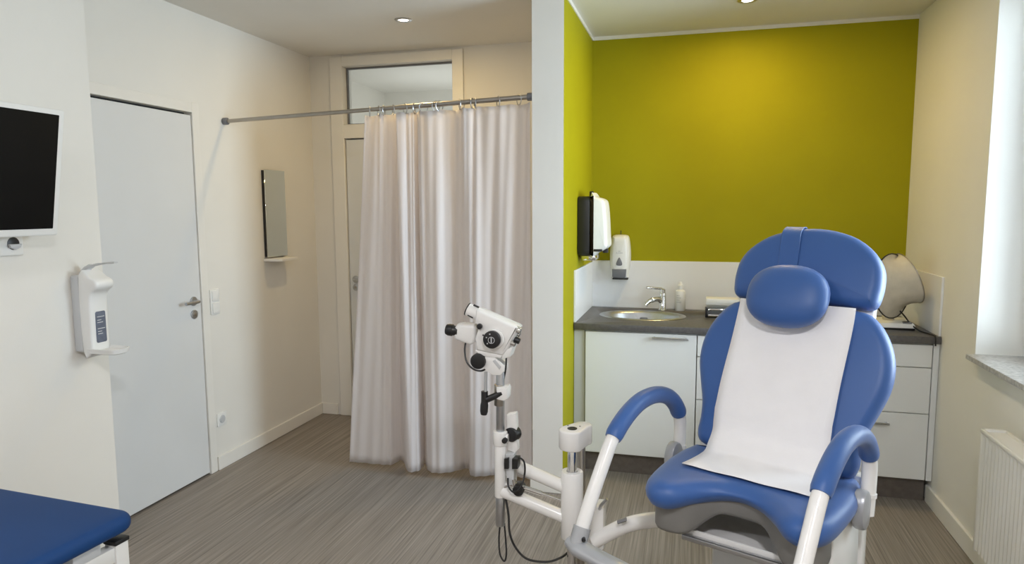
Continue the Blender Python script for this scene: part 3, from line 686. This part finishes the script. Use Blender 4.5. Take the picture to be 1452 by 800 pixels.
for ins, f in ((0, lambda p: .672+(.022*math.exp(-(p.x/.11)**2) if p.y < -.1 else 0)), (0, lambda p: zlow(p)+.015), (.006, lambda p: zlow(p)+.003), (.014, zlow), (.022, lambda p: zlow(p)+.004), (.024, lambda p: .645)):
    Q_ = offset_poly(P_, ins) if ins else P_
    L_.append([b.verts.new((q_.x, q_.y, f(q_))) for q_ in Q_])
for A, B in zip(L_, L_[1:]):
    for k in range(len(A)): b.faces.new((A[k], A[(k+1) % len(A)], B[(k+1) % len(A)], B[k]))
b.faces.new(L_[-1]); so2 = mesh_obj('seat_shell', b, M['shell'], ch, angle=50); so2.rotation_euler.z = SEAT_ROT; so2.location = (0, .02, 0)
# pan tray under the seat
tr = NB(); slab(tr, [(-.172, -.285), (.172, -.285), (.165, -.03), (-.165, -.03)], [(.02, .528), (.01, .532), (0, .574), (.006, .576), (.02, .542)], Matrix(), smoothn=0); tray = mesh_obj('basin_tray', tr, M['cream'], ch); tray.rotation_euler.z = SEAT_ROT; tray.location = (0, .02, 0)
b = NB(); box(b, (-.165, -.306, .546), (.175, -.287, .562), .003); mesh_obj('tray_bar', b, M['steel'], tray)
for s in (-1, 1):
    # side cover
    so_ = [(-.19, .60), (-.17, .655), (.0, .655), (.045, .60), (.05, .45), (.02, .30), (-.05, .24), (-.12, .27), (-.17, .40)]
    if s < 0: so_ = [(-.19, .60), (-.17, .655), (.0, .655), (.045, .60), (.04, .54), (-.05, .53), (-.15, .55)]
    b = NB(); slab(b, so_, edge_prof(0, .022, .005), basis((s*.262-.011, 0, 0), (0, 1, 0), (0, 0, 1), (1, 0, 0)), smoothn=3); mesh_obj('side_cover', b, M['plastic'], ch, angle=50)
    # rear post
    b = NB(); box(b, (s*.255-.02, .08, .0 if s > 0 else .56), (s*.255+.02, .13, .74), .008); mesh_obj('rear_post', b, M['cream'], ch)
    # arm
    xs = s*.312-.012
    arm = catmull([(xs, .012, .655), (xs, .020, .72), (xs, .022, .80), (xs, -.005, .862), (xs, -.065, .912), (xs, -.15, .937), (xs, -.245, .934), (xs, -.33, .902), (xs, -.40, .850), (xs, -.455, .775), (xs, -.508, .695), (xs, -.545, .633), (xs, -.572, .582)], 6)
    b = NB(); tube(b, arm, .0215, 20); a_ = mesh_obj('arm_tube', b, M['cream'], ch, angle=60)
    pad = arm[15:49]
    b = NB(); k = len(pad); tube(b, pad, [.0255]+[.0285]*(k-2)+[.0255], 20); mesh_obj('arm_pad', b, M['blue'], a_, angle=70)
    b = NB(); tube(b, [arm[5], arm[6]], .0245, 20); mesh_obj('collar', b, M['cream'], a_)
    b = NB(); tube(b, [arm[-5], arm[-1]+Vector((0, -.010, -.02))], .0265, 20); mesh_obj('end_joint', b, M['silver'], a_, angle=50)
    jb = arm[-1]+Vector((0, -.01, -.018))
    fp = catmull([jb+Vector((s*.032, 0, .010)), jb, jb+Vector((-s*.05, 0, -.006)), jb+Vector((-s*.10, .0, -.010)), jb+Vector((-s*.15, .003, -.014)), jb+Vector((-s*.20, .006, -.020))], 5)
    kk = len(fp); b = NB(); tube(b, fp, [.018+.014*min(1, i/6) for i in range(kk)], 20, squash=[.9-.45*i/kk for i in range(kk)]); mesh_obj('foot_support', b, M['silver'], a_, angle=60)
    b = NB(); cyl(b, arm[-3]+Vector((-s*.02, -.012, -.004)), arm[-3]+Vector((-s*.02, -.02, -.004))+Vector((-s*.01, -.004, 0)), .006, .001, 12); mesh_obj('screw', b, M['black'], a_)
    # pivot disc
    b = NB(); slab(b, [(.042*math.cos(2*PI*i/24), .060*math.sin(2*PI*i/24)) for i in range(24)], edge_prof(0, .036, .009), basis((xs-.018-s*.004, -.026, .682), (0, 1, 0), (0, 0, 1), (1, 0, 0)), smoothn=0); mesh_obj('pivot_disc', b, M['silver'], ch)
    b = NB(); cyl(b, (s*.20, -.0, .665), (xs-s*.01, -.0, .665), .022, .002); mesh_obj('pivot_pin', b, M['cream'], ch)
b = NB(); box(b, (-.20, -.10, .0), (.20, .20, .10), .02, 3); mesh_obj('base', b, M['shell'], ch)
b = NB(); box(b, (-.16, -.05, .10), (.16, .12, .525), .02, 3); mesh_obj('lift_column', b, M['greyplastic'], ch)
b = NB(); tube(b, catmull([(.20, .12, .03), (.30, .14, .006), (.40, .12, .005), (.46, .16, .005), (.50, .19, .005)], 6), .005, 8); mesh_obj('power_cable', b, M['black'], ch)

# paper sheet on the chair
cr, sr = math.cos(CH_ROT), math.sin(CH_ROT)
path = [bk(0, v, .0285-.012*abs((v-.27)/.27)**2) for v in (.530, .495, .44, .37, .30, .23, .16, .10, .055)]
path += [Vector((0, -.040, .772)), Vector((0, -.062, .757)), Vector((0, -.095, .7525)), Vector((0, -.14, .7515)), Vector((0, -.18, .7512)), Vector((0, -.212, .7508))]
pp = catmull(path, 4)
b = NB(); rows = []
for i, p in enumerate(pp):
    row = []
    for k in range(13):
        x = -.191+.382*k/12; tt = max(0, min(1, (i-30)/12)); q = Vector((x*(1+.03*tt)+.018*tt+.003*math.sin(i*.2), p.y+.05*tt*x, p.z))
        nn = NBK if i < 34 else Vector((0, 0, 1))
        q += nn*(.0012*math.sin(k*1.3+i*.35)+.003+.0035*math.exp(-((i-26+k*.10)/.9)**2)); row.append(b.verts.new(q))
    rows.append(row)
for A, B in zip(rows, rows[1:]):
    for k in range(12): b.faces.new((A[k], A[k+1], B[k+1], B[k]))
ps = mesh_obj('paper_sheet', b, M['paper'], angle=180); ps.location = CHO; ps.rotation_euler = (0, 0, CH_ROT)
tag(ps, 'long white paper sheet laid down the blue chair backrest and seat', 'paper'); sm = ps.modifiers.new('thickness', 'SOLIDIFY'); sm.thickness = .0008; sm.offset = 1
# neck cushion with strap
nc = thing('neck_cushion', CHO, 'rounded blue neck cushion hung by a strap on the headrest', 'cushion', CH_ROT)
b = NB(); mxc = basis(bk(-.008, .533, .082), (1, 0, 0), VB, NBK); rows = []
NU, NV = 36, 18
def sg(a, e): return math.copysign(abs(a)**e, a)
for j in range(NV+1):
    ph = -PI/2+PI*j/NV; row = []
    for i in range(NU):
        th = 2*PI*i/NU
        x = .134*sg(math.cos(th), .85)*sg(math.cos(ph), .8); y = .108*sg(math.sin(th), .85)*sg(math.cos(ph), .8); z = .058*sg(math.sin(ph), .9)
        row.append(b.verts.new(mxc @ Vector((x, y, z))))
    rows.append(row)
for A, B in zip(rows, rows[1:]):
    for i in range(NU): b.faces.new((A[i], A[(i+1) % NU], B[(i+1) % NU], B[i]))
bmesh.ops.remove_doubles(b, verts=b.verts[:], dist=1e-4)
mesh_obj('pillow', b, M['blue'], nc, angle=180)
sp = catmull([bk(-.044, .60, .035), bk(-.049, .66, .0265), bk(-.056, .74, .0235), bk(-.062, .79, .014), bk(-.062, .820, -.015), bk(-.062, .818, -.05), bk(-.062, .78, -.112), bk(-.062, .70, -.115)], 5)
b = NB(); rows = []
for i, p in enumerate(sp):
    a = sp[max(0, i-1)]; c = sp[min(len(sp)-1, i+1)]; tt = (c-a).normalized(); nn = Vector((1, 0, 0)).cross(tt).normalized()
    rows.append([b.verts.new(p+Vector((dx, 0, 0))+nn*dn) for dx, dn in ((-.032, -.0015), (.032, -.0015), (.0335, 0), (.032, .0018), (.028, .0012), (-.028, .0012), (-.032, .0018), (-.0335, 0))])
for A, B in zip(rows, rows[1:]):
    for k in range(8): b.faces.new((A[k], A[(k+1) % 8], B[(k+1) % 8], B[k]))
b.faces.new(rows[0]); b.faces.new(rows[-1]); mesh_obj('strap', b, M['blue'], nc, angle=40)

# ------------------------------------------------------------------ colposcope
CYC = 2.25
def q(u, v, y=CYC): return at(u, v, y=y)
colx = q(811, 700).x
cp = thing('colposcope', (colx, CYC, 0), 'white colposcope on a swing arm and chrome column left of the chair', 'colposcope')
def cpo(name, b, mt, parent=None, **k):
    return mesh_obj(name, local(b, cp), mt, parent or cp, **k)
zc = lambda v, y=CYC: q(811, v, y).z
b = NB(); cyl(b, (colx, CYC, .03), (colx, CYC, zc(632)), .0158); cpo('front_rod', b, M['chrome'])
x2 = q(824, 650, CYC+.06).x
b = NB(); cyl(b, (x2, CYC+.06, .03), (x2, CYC+.06, zc(632)), .0150); cpo('rear_rod', b, M['dsteel'])
b = NB(); lathe(b, [(.0165, 0), (.036, 0), (.0385, .003), (.0385, zc(668)-zc(762)-.003), (.036, zc(668)-zc(762)), (.020, zc(668)-zc(762)), (.0165, zc(668)-zc(762)-.008), (.0165, 0)], Matrix.Translation((colx, CYC, zc(762))), 32); cpo('sleeve', b, M['cream'])
b = NB(); st = []
for cx, cy, r, a0 in ((colx, CYC, .046, 180-25), (x2+.006, CYC+.062, .032, -25)):
    for i in range(13):
        a = math.radians(a0+180*i/12-20+ (0)); st.append((cx+r*math.cos(a), cy+r*math.sin(a)))
slab(b, st, edge_prof(zc(636), zc(608), .006), Matrix(), smoothn=0); cpo('column_cap', b, M['cream'], angle=50)
b = NB(); lathe(b, [(.017, 0), (.017, .002), (.010, .0025), (.009, .001), (0, .001)], Matrix.Translation((colx, CYC, zc(608)))); cpo('cap_ring', b, M['black'])
for dx, dy in ((.022, .03), (-.02, .028)):
    b = NB(); cyl(b, (colx+dx, CYC+dy, zc(608)), (colx+dx, CYC+dy, zc(608)+.0015), .0035, .0005, 10); cpo('cap_screw', b, M['dgrey'])
b = NB(); box(b, (colx-.12, CYC-.06, 0), (colx+.10, CYC+.15, .03), .01); cpo('foot_plate', b, M['cream'])
# bracket to the chair
p = q(846, 735, CYC+.12); b = NB(); box(b, (x2-.02, CYC+.045, q(846, 766, CYC+.12).z), (p.x+.035, CYC+.12, q(846, 706, CYC+.12).z), .008); cpo('bracket', b, M['cream'])
b = NB(); tube(b, catmull([q(842, 768, 2.30), q(862, 757, 2.30), q(885, 746, 2.29), q(908, 740, 2.28), q(935, 737, 2.27), q(965, 737, 2.27)], 5), .0265, 18); ma = cpo('mount_arm', b, M['cream'])
b = NB(); c0, c1_ = q(876, 742, 2.25), q(888, 738, 2.25); tube(b, [c0+Vector((0, -.0, .004)), c1_+Vector((0, -.0, .004))], .012, 10, squash=[.5, .5]); cpo('arm_sticker', b, M['dgrey'], ma)
b = NB(); tube(b, catmull([q(850, 722, 2.30), q(853, 716, 2.28), q(861, 708, 2.27)], 4), .006, 10); cpo('clamp_lever', b, M['steel'])
# parallel arms
b = NB(); tube(b, [q(738, 663, CYC+.02), q(800, 690)], .0225, 18); cpo('upper_arm', b, M['cream'])
b = NB(); tube(b, [q(712, 696), q(800, 733)], .0225, 18); cpo('lower_arm', b, M['cream'])
b = NB(); tube(b, [q(738, 690, CYC-.01), q(768, 700, CYC-.01)], .0085, 12); tube(b, [q(765, 699, CYC-.01), q(800, 711, CYC-.01)], .005, 10); cpo('gas_spring', b, M['chrome'])
# pole
px = lambda v: q(709.5, v)
b = NB(); cyl(b, px(704), px(628), .0205); cpo('pole_tube', b, M['cream'])
b = NB(); cyl(b, px(745), px(703), .0172); cpo('pole_end', b, M['steel'])
b = NB(); cyl(b, px(631), px(611), .0255, .004); tube(b, [px(621), px(621)+Vector((.03, .0, 0))], .017, 16); cl = cpo('clamp_collar', b, M['cream'])
k_ = q(718, 622); b = NB(); cyl(b, k_+Vector((0, -.012, 0)), k_+Vector((0, -.03, 0)), .0095); cpo('clamp_knob', b, M['black'], cl)
b = NB(); cyl(b, px(612), px(528), .0150); cpo('upper_rod', b, M['steel'])
b = NB(); cyl(b, px(575)+Vector((-.004, 0, 0)), px(545)+Vector((-.004, 0, 0)), .0185); cpo('rod_sleeve', b, M['dsteel'])
def pxpoly(b, pts, y0, y1, bev=.003, yref=CYC, smoothn=0):
    P = [q(u, v, yref) for u, v in pts]
    return slab(b, [(p.x, p.z) for p in P], edge_prof(-y1, -y0, bev), basis((0, 0, 0), (1, 0, 0), (0, 0, 1), (0, -1, 0)), smoothn=smoothn)
b = NB(); pxpoly(b, [(707, 547), (721, 547), (723, 551), (722, 563), (717, 566), (707, 563)], CYC-.03, CYC+.025, .005); hb_ = cpo('handle_bracket', b, M['cream'])
b = NB(); tube(b, [q(712, 557, CYC-.02), q(690, 567, CYC-.03)], .0115, 14); tube(b, catmull([q(687, 555, CYC-.03), q(687, 570, CYC-.03), q(686, 588, CYC-.03)], 4), [.012]*5+[.014]*3+[.011], 14); cpo('grip', b, M['black'], hb_)
b = NB(); tube(b, [q(688.5, 557, CYC-.03), q(689, 527, CYC-.02)], .0055, 12); cpo('tilt_rod', b, M['steel'])
# joint at the pole
b = NB(); pxpoly(b, [(717, 590), (730, 588), (733, 640), (729, 644), (719, 640)], CYC+.01, CYC+.045); cpo('joint_plate', b, M['cream'])
b = NB(); pxpoly(b, [(718, 643), (730, 643), (730, 685), (720, 687)], CYC-.015, CYC+.03); cpo('cable_plate', b, M['greyplastic'])
b = NB(); pxpoly(b, [(718, 647), (724, 646), (724, 661), (718, 661)], CYC-.03, CYC-.016, .001); pxpoly(b, [(729, 647), (737, 647), (737, 661), (729, 661)], CYC-.03, CYC+.01, .001); cpo('connector', b, M['black'])
k_ = q(726, 614, CYC+.03); b = NB(); cyl(b, k_+Vector((0, -.026, 0)), k_+Vector((.012, .01, 0)), .026, .004); cpo('friction_wheel', b, M['black'])
b = NB(); tube(b, catmull([q(716, 690), q(723, 686), q(733, 690)], 4), .012, 12); tube(b, [q(728, 680, CYC-.02), q(731, 697, CYC-.02)], .006); cpo('joint_fork', b, M['chrome'])
k_ = q(737, 692); b = NB(); cyl(b, k_+Vector((0, -.03, 0)), k_+Vector((0, .02, 0)), .020, .004); cpo('joint_knob', b, M['black'])
def cable(pts, r=.0032, y=CYC):
    b = NB(); tube(b, catmull([q(u, v, y+dy) for u, v, dy in pts], 6), r, 8); return cpo('cable', b, M['black'])
cable([(735, 648, -.02), (743, 655, -.03), (744, 672, -.03), (738, 692, -.05), (728, 698, -.05), (721, 690, -.03), (720, 678, -.02)])
cable([(709, 744, 0), (707.5, 765, 0), (709, 786, -.01), (715, 796, -.01), (718, 786, -.01), (717, 765, 0), (715, 742, 0)])
cable([(717, 706, 0), (721, 730, -.01), (723, 757, -.02), (732, 778, -.02), (748, 793, -.02), (775, 797, -.01), (795, 791, .01), (806, 783, .05)], .0042)
# head: optical body, tilted
def hz(x, y): return (610+x/5.714, 420+y/5.714)
def H_(x, y, dy=0): return q(*hz(x, y), CYC+dy)
b = NB(); pxpoly(b, [hz(*p_) for p_ in ((395, 100), (430, 108), (722, 236), (733, 250), (650, 412), (606, 468), (400, 425), (384, 330), (420, 225), (380, 205))], CYC-.036, CYC+.036, .009); hd = cpo('head_body', b, M['cream'], angle=50)
b = NB(); tube(b, [H_(306, 107), H_(470, 183)], .0235, 28); cpo('light_tube', b, M['cream'], hd, angle=60)
b = NB(); tube(b, [H_(301, 104), H_(309, 108)], .0240, 28); cpo('tube_rim', b, M['black'], hd)
for x0_, y0_, x1_, y1_, dy in ((352, 72, 395, 92, -.014), (305, 152, 348, 175, -.017)):
    b = NB(); tube(b, [H_(x0_, y0_, dy), H_(x1_, y1_, dy)], .0036, 8); cpo('vent_slot', b, M['black'], hd)
b = NB(); pxpoly(b, [hz(*p_) for p_ in ((222, 240), (245, 216), (372, 226), (385, 250), (376, 366), (345, 384), (222, 338), (214, 300))], CYC-.034, CYC+.03, .009); ep = cpo('eyepiece_block', b, M['cream'], hd, angle=50)
for dy in (-.016, .026):
    b = NB(); e0, e1 = H_(228, 285, dy-.004), H_(128, 268, dy-.004); lathe(b, [(0, 0), (.017, 0), (.0175, .018), (.021, .022), (.021, .036), (.018, (e1-e0).length-.002), (.013, (e1-e0).length), (.011, (e1-e0).length-.005), (0, (e1-e0).length-.006)], axis_mx(e0, e1-e0), 24); cpo('eyecup', b, M['black'], ep)
k_ = H_(525, 345, -.036); b = NB(); cyl(b, k_+Vector((0, .002, 0)), k_+Vector((0, -.014, 0)), .0345, .004, 32); cpo('dial_collar', b, M['cream'], hd)
k_ = H_(507, 348, -.05); b = NB(); cyl(b, k_, k_+Vector((0, -.018, 0)), .0305, .003, 32); dl = cpo('magnification_dial', b, M['black'], hd)
b = NB(); k2 = k_+Vector((0, -.0185, 0))
tube(b, [k2+Vector((.011*math.cos(a_ang), 0, .011*math.sin(a_ang)-.001)) for a_ang in [2*PI*i/20 for i in range(20)]], .0011, 6, closed=True)
box(b, k2+Vector((-.002, -.001, -.010)), k2+Vector((.002, .0005, .008)))
for ax_, az_ in ((-.005, .020), (-.017, .008), (-.014, -.013)): box(b, k2+Vector((ax_-.002, -.001, az_-.002)), k2+Vector((ax_+.002, .0005, az_+.002)))
cpo('dial_marks', b, M['greyplastic'], dl)
k_ = H_(405, 243, -.036); b = NB(); cyl(b, k_, k_+Vector((0, -.014, 0)), .0095, .002); cpo('lock_knob', b, M['black'], hd)
k_ = H_(430, 316, -.036); b = NB(); cyl(b, k_+Vector((0, .001, 0)), k_+Vector((0, -.003, 0)), .003, .001, 10); cpo('screw', b, M['black'], hd)
ax_d = (H_(720, 260)-H_(400, 110)).normalized()
for (x_, y_, r_, nm, mt, dy) in ((697, 268, .0125, 'objective', 'chrome', -.022), (688, 300, .0125, 'objective', 'chrome', .012), (655, 372, .013, 'objective', 'chrome', -.018), (690, 352, .0105, 'focus_knob', 'black', -.03)):
    o0 = H_(x_, y_, dy); b = NB(); cyl(b, o0-ax_d*.004, o0+ax_d*.017, r_, .003, 20); oo = cpo(nm, b, M[mt], hd)
    if nm == 'objective':
        b = NB(); cyl(b, o0+ax_d*.0165, o0+ax_d*.0185, r_*.6, .001, 16); cpo('lens', b, M['dgrey'], oo)
b = NB(); pxpoly(b, [hz(*p_) for p_ in ((600, 432), (690, 395), (660, 480), (598, 500))], CYC-.03, CYC+.03, .004); cpo('filter_holder', b, M['plastic'], hd)
b = NB(); pxpoly(b, [hz(*p_) for p_ in ((388, 420), (602, 462), (592, 490), (470, 480), (400, 450))], CYC-.03, CYC+.03, .004); cpo('head_base', b, M['cream'], hd)
# fork with a triangular opening
b = NB(); fr = [hz(*p_) for p_ in ((465, 470), (535, 478), (618, 556), (616, 596), (585, 628), (530, 628), (470, 594), (440, 540))]; hl_ = [hz(*p_) for p_ in ((525, 512), (545, 500), (594, 556), (580, 582))]
cf = [q(*p_) for p_ in fr]
loop = fr
for y0, y1 in ((CYC-.028, CYC-.016), (CYC+.016, CYC+.028)): pxpoly(b, fr, y0, y1, .003)
pxpoly(b, [hz(*p_) for p_ in ((465, 470), (520, 480), (545, 600), (560, 628), (530, 628), (470, 594), (440, 540))], CYC-.018, CYC+.018, .002)
fk = cpo('tilt_fork', b, M['cream'])
b = NB(); pxpoly(b, hl_, CYC-.0295, CYC-.0275, .0005); cpo('fork_recess', b, M['greyplastic'], fk)
k_ = H_(397, 522, -.02); b = NB(); cyl(b, k_+Vector((0, .03, 0)), k_+Vector((0, -.02, 0)), .0275, .004, 28); cpo('tilt_knob', b, M['black'])
b = NB(); cyl(b, H_(558, 740), H_(560, 615), .0098); cpo('neck', b, M['steel'])
def hcable(pts, r):
    b = NB(); tube(b, catmull([H_(*p_) for p_ in pts], 6), r, 8); cpo('cable', b, M['black'])
hcable([(288, 368, -.01), (280, 440, -.02), (295, 530, -.03), (345, 588, -.035), (410, 606, -.03), (468, 582, -.01)], .0033)
hcable([(617, 490, .0), (612, 590, .0), (592, 700, .01), (580, 790, .02)], .003)
